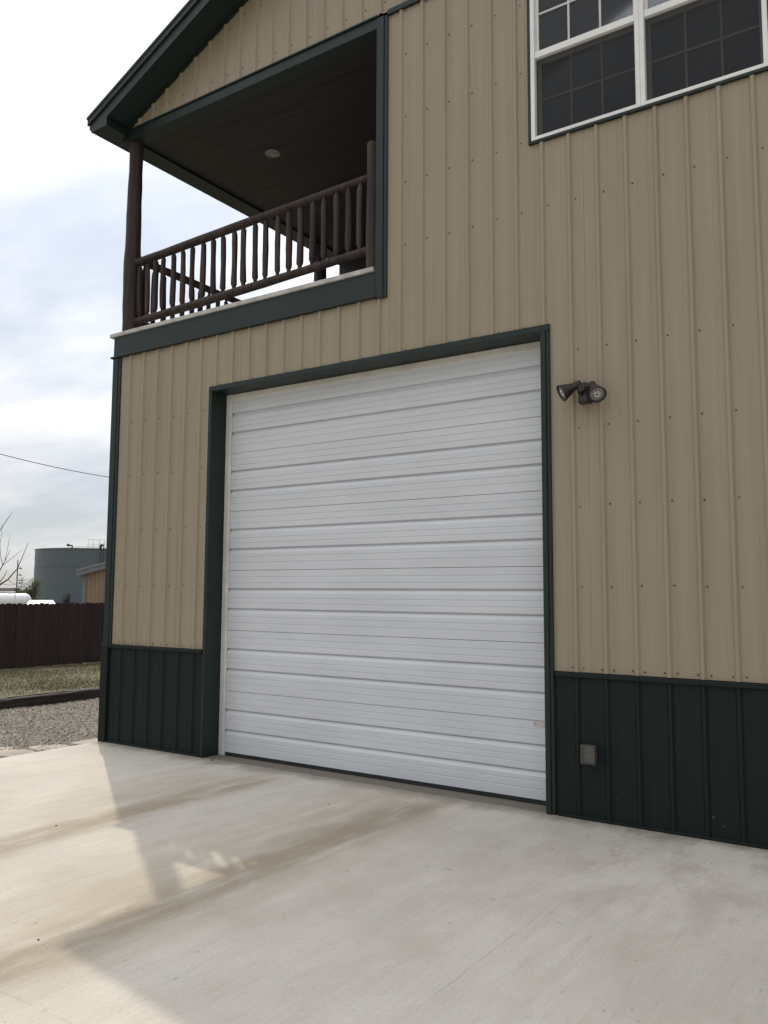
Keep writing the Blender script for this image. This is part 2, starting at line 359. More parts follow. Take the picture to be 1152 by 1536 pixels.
# ------------------------------------------------------------------ house
random.seed(3)
HOUSE = thing('house', 'tan metal-sided building with dark green wainscot, white overhead door and log-railed porch', 'house', (0,0,0))
S = .2286
XL, XR = -1.43, 10.77            # wall corners
WZ = 1.065                       # wainscot top
RIDGE = (XL+XR)/2
MP = .456
def zs(x):                       # underside of the sloping roof at the front
    return 7.115 + MP*((x if x <= RIDGE else 2*RIDGE-x)+1.316)
def rib_profile(xa, xb, off=0.):
    pts = []
    k0 = math.floor((xa-off)/S)-1; k1 = math.ceil((xb-off)/S)+1
    for k in range(k0, k1+1):
        c = off+k*S
        pts += [(c-.024,0), (c-.0105,.019), (c+.0105,.019), (c+.024,0)]
        for q in (S/3, 2*S/3): pts += [(c+q-.013,0), (c+q-.006,.0028), (c+q+.006,.0028), (c+q+.013,0)]
    pts.sort()
    def h(x):
        for (a,ha),(b_,hb) in zip(pts, pts[1:]):
            if a <= x <= b_: return ha+(hb-ha)*(x-a)/(b_-a) if b_ > a else ha
        return 0
    out = [(xa,h(xa))]+[p for p in pts if xa+1e-6 < p[0] < xb-1e-6]+[(xb,h(xb))]
    return out
def add_siding(m, xa, xb, zlo, zhi, y=0., place=None):
    pr = rib_profile(xa, xb); n = len(pr)
    place = place or (lambda x, d, z: (x, y-d, z))
    lo = [place(x, d, zlo(x) if callable(zlo) else zlo) for x,d in pr]
    hi = [place(x, d, zhi(x) if callable(zhi) else zhi) for x,d in pr]
    m.add(lo+hi, [(i,i+1,n+i+1,n+i) for i in range(n-1)])
# front wall: 36 inch sheets, cut round the door, the porch opening and the window
BRK = [-1.335, .165, 2.31, 3.915, 3.79, 5.60]
ZBELT = 7.03
def zintervals(x):
    if x < .165: return [(WZ+.005, 4.345)]
    if x < 2.31: return [(3.775, 4.345)]
    if x < 3.79: return [(3.775, ZBELT)]
    if x < 3.915: return [(3.775, 5.345), (6.85, ZBELT)]
    if x < 5.60: return [(WZ+.005, 5.345), (6.85, ZBELT)]
    return [(WZ+.005, ZBELT)]
xs = -1.335; edges = [xs]
e0 = -1.143-.5*S                     # sheet joints fall half way between ribs
while e0 < XR-.1:
    e0 += 4*S
    edges.append(min(e0, XR-.095))
for a, b in zip(edges, edges[1:]):
    m = MB(); cuts = sorted([a,b]+[q for q in BRK if a < q < b])
    for c, d in zip(cuts, cuts[1:]):
        for z0, z1 in zintervals((c+d)/2): add_siding(m, c, d, z0, z1)
    m.build('siding_panel', M_TAN, HOUSE, (0, -.0022 if edges.index(a) % 2 else 0, 0))
    if b-a > .1:
        m = MB(); add_siding(m, a, b, 7.085, lambda x: zs(x)+.02); m.build('gable_panel', M_TAN, HOUSE)
# wainscot sheets
for a, b in zip(edges, edges[1:]):
    m = MB()
    for c, d in ((a, min(b, .172)), (max(a, 3.915), b)):
        if d-c > .01: add_siding(m, c, d, .015, WZ-.02, y=-.004)
    if m.v: m.build('wainscot_panel', M_GRN, HOUSE)
for nm, x0, x1 in (('l', -1.335, .135), ('r', 3.95, XR)):
    m = MB(); m.bbox(x0, x1, -.034, .0, WZ-.034, WZ, b=.004); m.build('wainscot_cap', M_GRN, HOUSE)
    m = MB(); m.bbox(x0, x1, -.027, .0, .0, .02, b=.003); m.build('base_trim', M_GRN, HOUSE)
# screws
m = MB()
def screw(x, z, d=0.):
    k = 6; r = .0078
    base = [(x+r*cos(2*pi*i/k), -.001-d, z+r*sin(2*pi*i/k)) for i in range(k)]; top = [(x+.7*r*cos(2*pi*i/k), -.006-d, z+.7*r*sin(2*pi*i/k)) for i in range(k)]
    m.add(base+top, [(i,(i+1)%k,k+(i+1)%k,k+i) for i in range(k)]+[tuple(range(k,2*k))])
for k in range(-5, 46):
    x = k*S+.047+random.uniform(-.004,.004)
    for z in (1.715, 2.325, 2.936, 3.547, 4.774, 5.365, 5.977, 6.592, 7.2, 7.81, 8.42):
        zz = z+random.uniform(-.008,.008)
        if (z < 7 and any(a+.015 < zz < b-.015 for a,b in zintervals(x))) or (z > 7 and 7.1 < zz < zs(x)-.05): screw(x, zz)
    for q in (-.036, .052):
        xx = k*S+q
        if xx < .14 or xx > 3.96: screw(xx, WZ+.035+random.uniform(-.004,.004))
    for q in (.05,):
        if k*S+q > .2 and k*S+q < 3.9: screw(k*S+q, 3.80+random.uniform(-.003,.003))
    if k*S > 2.3: screw(k*S+.045, 7.012); screw(k*S+.045, 7.105)
o = m.build('screw', M_SCREW, HOUSE); o['kind'] = 'stuff'
# corner, porch and door trims
def trim(name, *boxes, mat=M_TRIM, bev=.004, parent=HOUSE):
    m = MB()
    for b in boxes: m.bbox(*b, b=bev)
    return m.build(name, mat, parent)
trim('corner_trim', (XL-.005, -1.345, -.028, .05, WZ, 4.335), (-1.346, -1.305, -.020, .02, WZ, 4.335))
trim('wainscot_corner', (XL-.022, -1.336, -.037, .05, 0.0, WZ+.003), mat=M_GRN)
trim('corner_trim', (XR-.12, XR+.005, -.028, .05, WZ, zs(XR)))
trim('wainscot_corner', (XR-.12, XR+.022, -.037, .05, 0, WZ+.003), mat=M_GRN)
trim('porch_beam', (XL+.008, 2.256, -.032, .12, 4.352, 4.578), (XL-.035, 2.27, -.046, .12, 4.332, 4.352))
trim('porch_side_trim', (2.256, 2.338, -.034, .06, 4.318, ZBELT+.01), (2.338, 2.374, -.024, .03, 4.318, ZBELT+.01))
bx('porch_floor_edge', M_DECK, HOUSE, XL-.05, 2.24, -.052, .14, 4.5785, 4.624, bev=.006, label='pale edge board of the porch floor')
trim('porch_header', (XL+.01, 2.255, -.012, .14, 6.953, 7.062), (XL+.06, 2.262, -.030, .05, 7.062, 7.080))
trim('belt_flashing', (2.374, XR-.12, -.030, .01, ZBELT, 7.083))
# door surround
trim('door_trim', (.145, .190, -.030, .0, WZ-.005, 3.735), (.162, .190, -.040, .0, 0, WZ-.005))
trim('door_trim', (3.862, 3.905, -.034, .05, 0, 3.735), (3.905, 3.935, -.024, .02, 0, 3.735))
trim('door_trim', (.145, 3.935, -.030, .0, 3.735, 3.789))
m = MB(); m.box(.150, .190, -.0, .185, 0, 3.735); m.build('door_jamb', M_TRIM, HOUSE)
m = MB(); m.box(3.863, 3.90, .0501, .185, 0, 3.735); m.build('door_jamb', M_TRIM, HOUSE)
m = MB(); m.box(.150, 3.90, .0, .185, 3.735, 3.782); m.build('door_head', M_TRIM, HOUSE)

# overhead door, six sections with pressed grooves
DOOR = part('garage_door', HOUSE)
SEC = .614; DZ0 = .034; DY = .205
m = MB()
prof = []                            # (z, depth back from face)
def thin(z): return [(z+.0045,0),(z+.003,.0042),(z-.001,.0042),(z-.006,0)]
def heavy(z): return [(z+.001,0),(z+.002,.026),(z-.010,.026),(z-.0145,.018),(z-.042,.003),(z-.05,0)]
zl = [('t',.545),('t',.485),('h',.432),('t',.333),('t',.281),('h',.228),('t',.140),('t',.080)]
prof = [(SEC-.001,.010),(SEC-.0025,0)]
for kd, z in zl: prof += heavy(z) if kd == 'h' else thin(z)
prof += [(.0022,0),(.0008,.010)]
DX0, DX1 = .262, 3.85
n = len(prof)
m.add([(DX0, d, z) for z,d in prof]+[(DX1, d, z) for z,d in prof], [(i,i+1,n+i+1,n+i) for i in range(n-1)])
m.box(DX0+.002, DX1, .0265, .06, .001, SEC-.002)
secmesh = m.mesh('door_section'); secmesh.materials.append(M_DOOR)
for i in range(6): link('door_section', secmesh, DOOR, (0, DY, DZ0+i*SEC))
bx('bottom_seal', M_SEAL, DOOR, DX0-.01, DX1, DY-.004, DY+.045, .002, DZ0-.001)
m = MB(); m.bbox(.191, .258, .183, .24, .0, 3.734, b=.006); m.bbox(.246, .270, .190, .203, .0, 3.734, b=.003); m.build('weatherstrip', M_STRIP, DOOR)
m = MB(); m.bbox(.258, 3.862, .186, .24, 3.675, 3.734, b=.006); m.build('weatherstrip', M_STRIP, DOOR)
o = bx('sticker', M_LABEL, DOOR, 3.665, 3.79, DY-.0015, DY-.0003, .600, .642, label='faded pinkish sticker low on the door')
m = MB(); m.box(3.668,3.674,DY-.003,DY-.001,.615,.626); m.build('rivet', M_DARK, DOOR)

# upstairs twin window
def build_window(x0, x1):
    w = part('window', HOUSE); z0, z1 = 5.347, 6.847; fw = .036
    m = MB(); yb = .10
    m.bbox(x0, x0+fw, -.028, yb, z0, z1, b=.003); m.bbox(x1-fw, x1, -.028, yb, z0, z1, b=.003)
    m.bbox(x0+fw, x1-fw, -.028, yb, z0, z0+.030, b=.003); m.bbox(x0+fw, x1-fw, -.028, yb, z1-fw, z1, b=.003)
    m.build('frame', M_VINYL, w)
    zm = 6.085
    for lo, hi, yy, up in ((z0+.030, zm-.028, .052, 0), (zm+.028, z1-fw, .022, 1)):
        sw = .030 if not up else .020
        a, b = x0+fw, x1-fw; m = MB()
        m.bbox(a, a+sw, yy, yy+.03, lo, hi, b=.002); m.bbox(b-sw, b, yy, yy+.03, lo, hi, b=.002)
        m.bbox(a+sw, b-sw, yy, yy+.03, lo, lo+.022, b=.002); m.bbox(a+sw, b-sw, yy, yy+.03, hi-.022, hi, b=.002)
        m.build('sash', M_VINYL, w)
        a += sw; b -= sw; lo2, hi2 = lo+.022, hi-.022; mw = .016
        xsn = [a+(b-a)*i/3 for i in range(4)]; zsn = [lo2, (lo2+hi2)/2, hi2]
        for i in range(3):
            for j in range(2):
                bx('pane', M_GLASS, w, xsn[i], xsn[i+1], yy+.008, yy+.012, zsn[j], zsn[j+1])
        for i in (1, 2): bx('muntin', M_MUNT, w, xsn[i]-mw/2, xsn[i]+mw/2, yy-.002, yy+.0078, lo2, hi2)
        for i in range(3): bx('muntin', M_MUNT, w, xsn[i]+(mw/2 if i else 0)+.0005, xsn[i+1]-(mw/2 if i < 2 else 0)-.0005, yy-.002, yy+.0078, zsn[1]-mw/2, zsn[1]+mw/2)
    m = MB(); m.bbox(x0+fw, x1-fw, -.02, .085, zm-.028, zm+.028, b=.003); m.build('meeting_rail', M_VINYL, w)
    m = MB(); a, b, lo, hi = x0+fw+.002, x1-fw-.002, z0+.032, zm-.031
    m.add([(a,.012,lo),(b,.012,lo),(b,.012,hi),(a,.012,hi)], [(0,1,2,3)]); m.build('insect_screen', M_SCREEN, w)
    for p in (.18, .82):
        m = MB(); m.bbox(a+(b-a)*p-.018, a+(b-a)*p+.018, -.004, .010, lo, lo+.012, b=.003); m.build('screen_tab', M_SEAL, w)
    return w
build_window(3.803, 4.703); build_window(4.704, 5.604)
trim('window_trim', (3.778, 3.803, -.030, .0, 5.322, 6.87), (5.604, 5.629, -.030, .0, 5.322, 6.87), (3.803, 5.604, -.030, .0, 5.322, 5.347), (3.803, 5.604, -.030, .0, 6.847, 6.87))
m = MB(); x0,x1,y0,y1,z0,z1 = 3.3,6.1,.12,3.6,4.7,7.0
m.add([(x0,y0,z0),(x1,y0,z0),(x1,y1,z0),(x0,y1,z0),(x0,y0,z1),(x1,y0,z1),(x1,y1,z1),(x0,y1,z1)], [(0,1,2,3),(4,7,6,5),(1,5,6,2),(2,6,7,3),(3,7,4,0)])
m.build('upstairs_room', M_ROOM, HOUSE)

# other walls (ribbed as well)
def side_wall(name, pl, a, b, z0, z1, mat=M_TAN):
    m = MB(); add_siding(m, a, b, z0, z1, place=pl); m.build(name, mat, HOUSE)
DEP = 15.2
left = lambda t, d, z: (XL-d, t, z); right = lambda t, d, z: (XR+d, t, z); back = lambda t, d, z: (t, DEP+d, z)
side_wall('side_wall', left, .05, DEP, 0, 4.34); side_wall('side_wall', left, 4.25, DEP, 4.34, 7.06)
side_wall('side_wall', right, .05, DEP, 0, 7.06); side_wall('back_wall', back, XL, XR, 0, lambda x: zs(x))
# porch box
m = MB(); m.box(XL+.02, 2.26, .14, 4.25, 4.36, 4.60); m.build('porch_floor', M_DECK, HOUSE)
trim('porch_floor_side', (XL-.03, XL+.015, .13, 4.3, 4.345, 4.60))
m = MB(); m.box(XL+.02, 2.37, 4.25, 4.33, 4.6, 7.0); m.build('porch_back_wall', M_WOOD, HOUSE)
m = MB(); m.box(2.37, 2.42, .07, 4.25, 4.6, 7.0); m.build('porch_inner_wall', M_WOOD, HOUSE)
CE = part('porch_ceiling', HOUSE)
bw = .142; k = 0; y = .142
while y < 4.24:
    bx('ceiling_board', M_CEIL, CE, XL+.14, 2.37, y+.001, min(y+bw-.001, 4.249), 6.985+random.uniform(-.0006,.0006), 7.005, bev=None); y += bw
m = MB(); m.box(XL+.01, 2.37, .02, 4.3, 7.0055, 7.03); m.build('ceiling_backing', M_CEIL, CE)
trim('side_header', (XL+.012, XL+.138, .141, 4.28, 6.955, 7.0))

# roof
ROOF = part('roof', HOUSE)
O = .32; YB = DEP+.3
XE = -1.612                      # eave line
for sgn in (1, -1):
    X = (lambda x: x) if sgn == 1 else (lambda x: 2*RIDGE-x)
    def P(poly): return [(X(x), z) for x,z in poly] if sgn == 1 else [(X(x), z) for x,z in poly][::-1]
    top0 = 7.178; f = lambda x: top0+MP*(x+1.66)        # roof sheet top
    e = 1.66
    m = MB(); m.prism(P([(-1.66, f(-1.66)-.022), (RIDGE, f(RIDGE)-.022), (RIDGE, f(RIDGE)), (-1.66, f(-1.66))]), -O-.035, YB)
    m.build('roof_sheet', M_ROOF, ROOF)
    m = MB()
    m.prism(P([(-1.655, f(-1.655)-.095), (RIDGE, f(RIDGE)-.095), (RIDGE, f(RIDGE)-.023), (-1.655, f(-1.655)-.023)]), -O-.022, -O+.001)
    m.build('rake_trim', M_TRIM, ROOF)
    m = MB()
    zl = lambda x: zs(x)-.004
    m.prism(P([(XE, 7.000), (-1.33, 7.000), (-1.33, zl(-1.33)), (RIDGE, zl(RIDGE)), (RIDGE, f(RIDGE)-.096), (XE, f(XE)-.096)]), -O, -O+.018)
    m.build('fascia', M_TRIM, ROOF)
    m = MB(); m.prism(P([(-1.328, zs(-1.328)), (RIDGE, zs(RIDGE)), (RIDGE, zs(RIDGE)+.012), (-1.328, zs(-1.328)+.012)]), -O+.0185, .02)
    m.build('soffit', M_TRIM, ROOF)
    m = MB(); m.prism(P([(-1.327, zs(-1.327)-.030), (RIDGE, zs(RIDGE)-.030), (RIDGE, zs(RIDGE)-.0005), (-1.327, zs(-1.327)-.0005)]), -.027, .0)
    m.build('rake_corner_trim', M_TRIM, ROOF)
    m = MB(); m.prism(P([(XE+.001, 7.0005), (-1.3305, 7.0005), (-1.3305, 7.10), (XE+.001, 7.06)]), -O+.0185, -.001)
    m.prism(P([(XE+.001, 7.0005), (XL-.001, 7.0005), (XL-.001, 7.09), (XE+.001, 7.06)]), -.0005, YB-.01)
    m.build('eave_soffit', M_TRIM, ROOF)
    m = MB(); m.prism(P([(-1.640, 7.035), (XE, 7.035), (XE, f(-1.62)-.024), (-1.640, f(-1.65)-.024)]), -O-.001, YB)
    m.build('eave_trim', M_TRIM, ROOF)

# logs
def log_mesh(length, r0, r1, seed, tenon=0., bend=.0, n=10, nr=9):
    rnd = random.Random(seed); m = MB()
    a, b2 = rnd.uniform(0,6.3), rnd.uniform(0,6.3); pts = []; rad = []
    for i in range(nr):
        t = i/(nr-1); w = sin(pi*t)*bend
        pts.append((w*cos(a)+.15*bend*sin(5*t+b2), w*sin(a)+.15*bend*cos(4*t+a), t*length))
        r = r0+(r1-r0)*t; r *= 1+.05*sin(7*t+b2)+rnd.uniform(-.03,.03)
        rad.append(r)
    if tenon:
        pts = [(0,0,0), (0,0,.035), (0,0,.060)]+pts[1:-1]+[(0,0,length-.060), (0,0,length-.035), (0,0,length)]
        rad = [rad[0]*tenon, rad[0]*tenon, rad[0]*.97]+rad[1:-1]+[rad[-1]*.97, rad[-1]*tenon, rad[-1]*tenon]
    j = {}
    def jit(i, k):
        if (i,k) not in j: j[(i,k)] = rnd.uniform(-.035,.035)
        return j[(i,k)]
    m.tube(pts, rad, n, True, True, jit)
    return m.mesh('log')
def log(name, p0, p1, r0, r1, seed, parent, tenon=0., bend=0., mat=M_LOG, **kw):
    p0, p1 = Vector(p0), Vector(p1); me = log_mesh((p1-p0).length, r0, r1, seed, tenon, bend, **kw); me.materials.append(mat)
    o = link(name, me, parent, p0); o.rotation_euler = (p1-p0).to_track_quat('Z','Y').to_euler(); return o
PX, PY = -1.312, .105
log('porch_post', (PX, PY, 4.60), (PX, PY, 6.96), .098, .082, 1, HOUSE, n=16, nr=14, bend=.004)
log('porch_post', (2.135, PY, 4.60), (2.135, PY, 5.90), .066, .062, 2, HOUSE, n=14, nr=8)
log('porch_post', (PX, 3.62, 4.60), (PX, 3.62, 6.96), .10, .095, 3, HOUSE, n=14)
RAIL = part('front_railing', HOUSE)
ra, rb = (-1.22, PY, 5.478), (2.08, PY, 5.582)
log('top_rail', ra, rb, .050, .036, 5, RAIL, n=12, nr=16, bend=.012)
log('bottom_rail', (-1.22, PY, 4.768), (2.08, PY, 4.866), .045, .043, 6, RAIL, n=12, nr=16, bend=.008)
BX = [-1.165,-1.035,-.905,-.776,-.614,-.455,-.302,-.131,.03,.177,.336,.474,.637,.784,.943,1.092,1.242,1.397,1.547,1.701,1.85,1.985]
for i, x in enumerate(BX):
    t = (x-ra[0])/(rb[0]-ra[0]); zt = ra[2]+(rb[2]-ra[2])*t; zb = 4.768+(4.866-4.768)*t
    rr = random.uniform(.028,.0335)
    log('baluster', (x+random.uniform(-.006,.006), PY, zb+.02), (x+random.uniform(-.012,.012), PY, zt-.015), rr*1.08, rr*.95, 20+i, RAIL, tenon=.6, bend=.006)
RAIL2 = part('side_railing', HOUSE)
log('top_rail', (PX, PY+.09, 5.565), (PX, 3.53, 5.50), .048, .042, 7, RAIL2, n=12, nr=12, bend=.01)
log('bottom_rail', (PX, PY+.09, 4.80), (PX, 3.53, 4.78), .045, .04, 8, RAIL2, n=12, nr=12, bend=.01)
for i in range(22):
    y = .28+i*.15; rr = random.uniform(.028,.0335)
    log('baluster', (PX, y+random.uniform(-.01,.01), 4.81), (PX, y+random.uniform(-.01,.01), 5.53-.02*i/22), rr*1.08, rr*.95, 60+i, RAIL2, tenon=.6, bend=.006)

# ------------------------------------------------------------------ fittings on the house
cl = thing('ceiling_light', 'round recessed light in the dark porch ceiling', 'light', (-.13, 1.19, 6.984))
m = MB(); m.lathe([(.094,0),(.094,-.006),(.086,-.010),(.072,-.004),(.072,-.001)], n=28); m.build('trim_ring', M_GREYR, cl)
m = MB(); m.lathe([(.0715,-.002),(.06,-.0065),(.03,-.009),(.001,-.0095)], n=28); m.build('lens', M_LENS, cl)

FL = thing('floodlight', 'twin-head bronze motion floodlight on tan siding beside the white door', 'light', (4.222, -.019, 3.215))
def aim(p, d): return Matrix.Translation(Vector(p)) @ Vector(d).to_track_quat('Z','Y').to_matrix().to_4x4()
m = MB(); m.lathe([(.058,0),(.058,-.0),(.058,.018),(.050,.034),(.036,.046),(.034,.075),(.028,.084)], aim((0,.0,0), (0,-1,0)), 24); m.build('base', M_FIX, FL)
def head(name, joint, d, arm_from):
    d = Vector(d).normalized(); h = part(name, FL)
    m = MB(); m.tube([arm_from, joint], .010, 10)
    Mx = aim(joint, d)
    m.lathe([(.008,-.022),(.026,-.018),(.030,0),(.031,.04),(.040,.07),(.058,.120),(.067,.145),(.068,.153),(.060,.153),(.056,.140)], Mx, 24)
    m.build('housing', M_FIX, h)
    m = MB(); m.lathe([(.056,.1405),(.048,.144),(.02,.1475),(.001,.148)], Mx, 24); m.build('lens', M_LENS, h)
    m = MB()
    for i, (a, b2) in enumerate(((-.018,.008),(.0,.020),(.017,.007),(-.009,-.016),(.012,-.015))):
        m.lathe([(.009,.1455),(.007,.1495),(.001,.1505)], Mx @ Matrix.Translation((a,b2,0)), 8)
    m.build('reflector', M_LED, h)
head('lamp_head', (-.030,-.060,.036), (-.70,-.52,-.47), (-.015,-.05,.015))
head('lamp_head', (.084,-.070,.014), (.46,-.58,-.67), (.02,-.06,.01))
m = MB(); m.lathe([(.018,-.02),(.018,.04)], aim((.02,-.045,-.03),(0,0,-1)), 12); m.bbox(-.022,.062,-.098,-.020,-.118,-.062, b=.01)
m.build('motion_sensor', M_FIX, FL)

OU = thing('outlet_cover', 'clear weatherproof outlet box low on the dark green wainscot', 'outlet', (4.214, -.006, .482))
m = MB(); m.bbox(-.060,.060,-.030,0,-.072,.072,b=.004); m.build('base', M_FIX, OU)
m = MB(); m.bbox(-.045,.045,-.034,-.0305,-.064,.064,b=.001); m.build('plate', M_RECEPT, OU)
for s in (-1, 1):
    m = MB(); m.lathe([(.017,0),(.017,.004),(.014,.006)], aim((0,-.0335,s*.022),(0,-1,0)), 14); m.box(-.006,-.003,-.0402,-.0396,s*.022-.002,s*.022+.008); m.box(.003,.006,-.0402,-.0396,s*.022-.002,s*.022+.008); m.build('socket', M_STRIP, OU)
m = MB()
m.box(-.062,-.059,-.085,-.0302,-.074,.074); m.box(.059,.062,-.085,-.0302,-.074,.074); m.box(-.0589,.0589,-.085,-.0302,.071,.074); m.box(-.0589,.0589,-.085,-.0302,-.074,-.071); m.bbox(-.062,.062,-.094,-.0851,-.074,.074,b=.006)
m.build('clear_lid', M_CLEAR, OU); OU.scale = (.88, .9, .92)

# ------------------------------------------------------------------ yard at the left
random.seed(11)
m = MB()
def pebble(p, s):
    a = [Vector((random.uniform(.6,1.2),0,0)), Vector((0,random.uniform(.5,1.1),0)), Vector((-random.uniform(.6,1.2),0,0)), Vector((0,-random.uniform(.5,1.1),0)), Vector((random.uniform(-.3,.3),random.uniform(-.3,.3),random.uniform(.35,.8)))]
    r = Matrix.Rotation(random.uniform(0,6.3),3,'Z') @ Matrix.Rotation(random.uniform(-.5,.5),3,'X')
    m.add([Vector(p)+(r@q)*s for q in a], [(0,1,4),(1,2,4),(2,3,4),(3,0,4)])
for i in range(46000):
    x = random.uniform(-4.95,-1.45); y = random.uniform(-5.,6.5)
    pebble((x,y,zgravel(x,y)-.003), random.choice((.010,.014,.018,.024,.030,.036)))
tag(m.build('gravel', M_PEB), 'loose grey-brown gravel filling the drive beside the slab', 'gravel', kind='stuff')
m = MB()
for i in range(60000):
    x = random.uniform(-12,-5.15); y = random.uniform(-1.5,9.5)
    if sin(x*1.1+y*.7)*sin(y*1.6-x*.5)+random.uniform(-1,1) < -.55: continue
    z = zturf(x,y); a = random.uniform(0,6.3); h = random.uniform(.015,.05); w = random.uniform(.003,.007); l = random.uniform(-.04,.04)
    m.add([(x-w*cos(a),y-w*sin(a),z-.003),(x+w*cos(a),y+w*sin(a),z-.003),(x+l,y+l*.6,z+h)], [(0,1,2)])
tag(m.build('grass', M_GRASS), 'patchy short grass between timber edging and fence', 'grass', kind='stuff')
# flagstones bordering the slab
FB = link('stone_border', None); FB['kind'] = 'structure'
def flag(cx, cy, poly, h):
    m = MB(); n = len(poly); z0 = -.07
    top = [(cx+x*.97, cy+y*.97, h+random.uniform(-.006,.006)) for x,y in poly]; mid = [(cx+x, cy+y, h-.012) for x,y in poly]; bot = [(cx+x, cy+y, z0) for x,y in poly]
    m.add(top+mid+bot, [tuple(range(n))]+[(i,(i+1)%n,n+(i+1)%n,n+i) for i in range(n)]+[(n+i,n+(i+1)%n,2*n+(i+1)%n,2*n+i) for i in range(n)])
    m.build('flagstone', M_FLAG, FB)
y = -5.
while y < .05:
    l = random.uniform(.38,.62); w = random.uniform(.24,.42)
    poly = []
    for k in range(9):
        a = 2*pi*k/9; c_, s_ = cos(a), sin(a)
        e = (abs(c_)**3+abs(s_)**3)**(-1/3.)
        poly.append((c_*w/2*e*random.uniform(.82,1.05), s_*l/2*e*random.uniform(.85,1.02)))
    flag(-1.445-w/2-random.uniform(.0,.05), y+l/2, poly, random.uniform(-.025,-.008)); y += l+random.uniform(.0,.05)
for cx, cy, s_ in ((-1.98,-1.35,.2),(-2.02,-.85,.16),(-1.93,-1.85,.19)):
    flag(cx, cy, [(cos(2*pi*k/7)*s_*random.uniform(.8,1.1), sin(2*pi*k/7)*s_*1.4*random.uniform(.8,1.1)) for k in range(7)], -.03)
# timber edging
for i in range(8):
    m = MB(); yy = -6.85+i*2.45; x0 = -5.1
    nseg = 14; vs_ = []; fs = []
    for j in range(nseg+1):
        t = yy+2.43*j/nseg
        for (dx, dz) in ((0,0),(.165,0),(.170,.135),(.155,.150),(.015,.152),(0,.14)):
            vs_.append((x0+dx+random.uniform(-.006,.006), t, -.06+dz+(random.uniform(-.008,.006) if dz else 0)))
    for j in range(nseg):
        for k in range(6): fs.append((j*6+k, j*6+(k+1)%6, (j+1)*6+(k+1)%6, (j+1)*6+k))
    fs += [tuple(range(5,-1,-1)), tuple(nseg*6+k for k in range(6))]
    m.add(vs_, fs)
    tag(m.build('landscape_timber', M_TIMBER), 'dark weathered landscape timber edging the gravel drive', 'timber', 'timbers edging the gravel')
# picket fence
FX = -11.6
FN = thing('fence', 'dark red-brown dog-eared picket fence behind the lawn', 'fence', (FX, 4, -.14))
pw = .140
pm = MB(); hh = 1.50
pm.prism([(-pw/2,0),(pw/2,0),(pw/2,hh-.03),(pw/2-.03,hh),(-pw/2+.03,hh),(-pw/2,hh-.03)], -.008, .008)
pme = pm.mesh('picket'); pme.materials.append(M_FENCE)
y = -9.
for i in range(190):
    y += pw+random.choice((.001,.001,.001,.002,.002,.003,.011))
    o = link('picket', pme, FN, (random.uniform(-.003,.003), y-4+random.uniform(-.001,.001), random.uniform(-.02,.006))); o.rotation_euler = (random.uniform(-.004,.004), 0, pi/2)
for z in (.25, .75, 1.25): bx('fence_rail', M_FENCE, FN, -.055, -.0125, -13., 14., z, z+.09)
for i in range(12): bx('fence_post', M_FENCE, FN, -.15, -.056, -12.9+i*2.42, -12.8+i*2.42, -.1, 1.42)

# ------------------------------------------------------------------ beyond the fence
random.seed(5)
# bare tree, its trunk just left of the view
def tree_branches():
    out = []
    T = [(-48,985),(-47,920),(-44,880),(-42,830),(-38,770),(-44,700)]
    out.append((T, [.13,.12,.10,.08,.055,.02], 26., 26.))
    B = [([(-46,930),(-22,893),(0,877),(12,869),(26,853),(31,842),(42,815)], .040, 26., 25.4),
         ([(-44,900),(-20,893),(0,873),(8,862),(10.5,855)], .030, 26., 26.5),
         ([(-44,880),(-14,866),(0,855),(4,848),(7,842),(15,826)], .030, 26., 25.7),
         ([(4,848),(18,837),(35,823)], .009, 25.8, 25.3), ([(4,848),(1,835),(0,815),(-4,785)], .010, 25.8, 26.2),
         ([(-43,850),(-20,828),(0,796),(10,780),(19,768)], .022, 26., 25.),
         ([(12,869),(20,876),(28,878)], .007, 25.8, 25.6), ([(7,842),(13,815),(15,800)], .006, 25.7, 25.5), ([(26,853),(34,849)], .006, 25.5, 25.3),
         ([(0,875),(14,878),(25,875)], .007, 25.9, 25.5), ([(0,815),(3,800),(2,785)], .005, 26., 26.)]
    for pts, r, d0, d1 in B: out.append((pts, [.68*r*(1-.85*i/(len(pts)-1))+.0022 for i in range(len(pts))], d0, d1))
    for i in range(26):
        v = random.uniform(700,905); side = random.choice((-1,-1,-1,-1,.0)); u = -45
        pts = [(u,v)]; du = random.uniform(8,26)*(side or .35); dv = random.uniform(-30,-8)
        for k in range(4): pts.append((pts[-1][0]+du*random.uniform(.6,1.1), pts[-1][1]+dv*random.uniform(.5,1.2)))
        pts = [(min(a,-8),b) for a,b in pts]
        out.append((pts, [.03*(1-k/4.3) for k in range(5)], 26., 26.+random.uniform(-2.,2.)))
    return out
base = far(-48,985,26.)
TR = thing('bare_tree', 'leafless tree with thin twigs rising behind the fence', 'tree', (base.x, base.y, -.1))
m = MB(); mc = MB()
for i, (pts, rad, d0, d1) in enumerate(tree_branches()):
    P3 = [far(u,v,d0+(d1-d0)*k/(len(pts)-1))-TR.location for k,(u,v) in enumerate(pts)]
    if i == 0: P3[0].z = -.1; m.tube(P3, rad, 9)
    else: mc.tube(P3, rad, 6)
m.build('trunk', M_BARK, TR); mc.build('crown', M_BARK, TR)

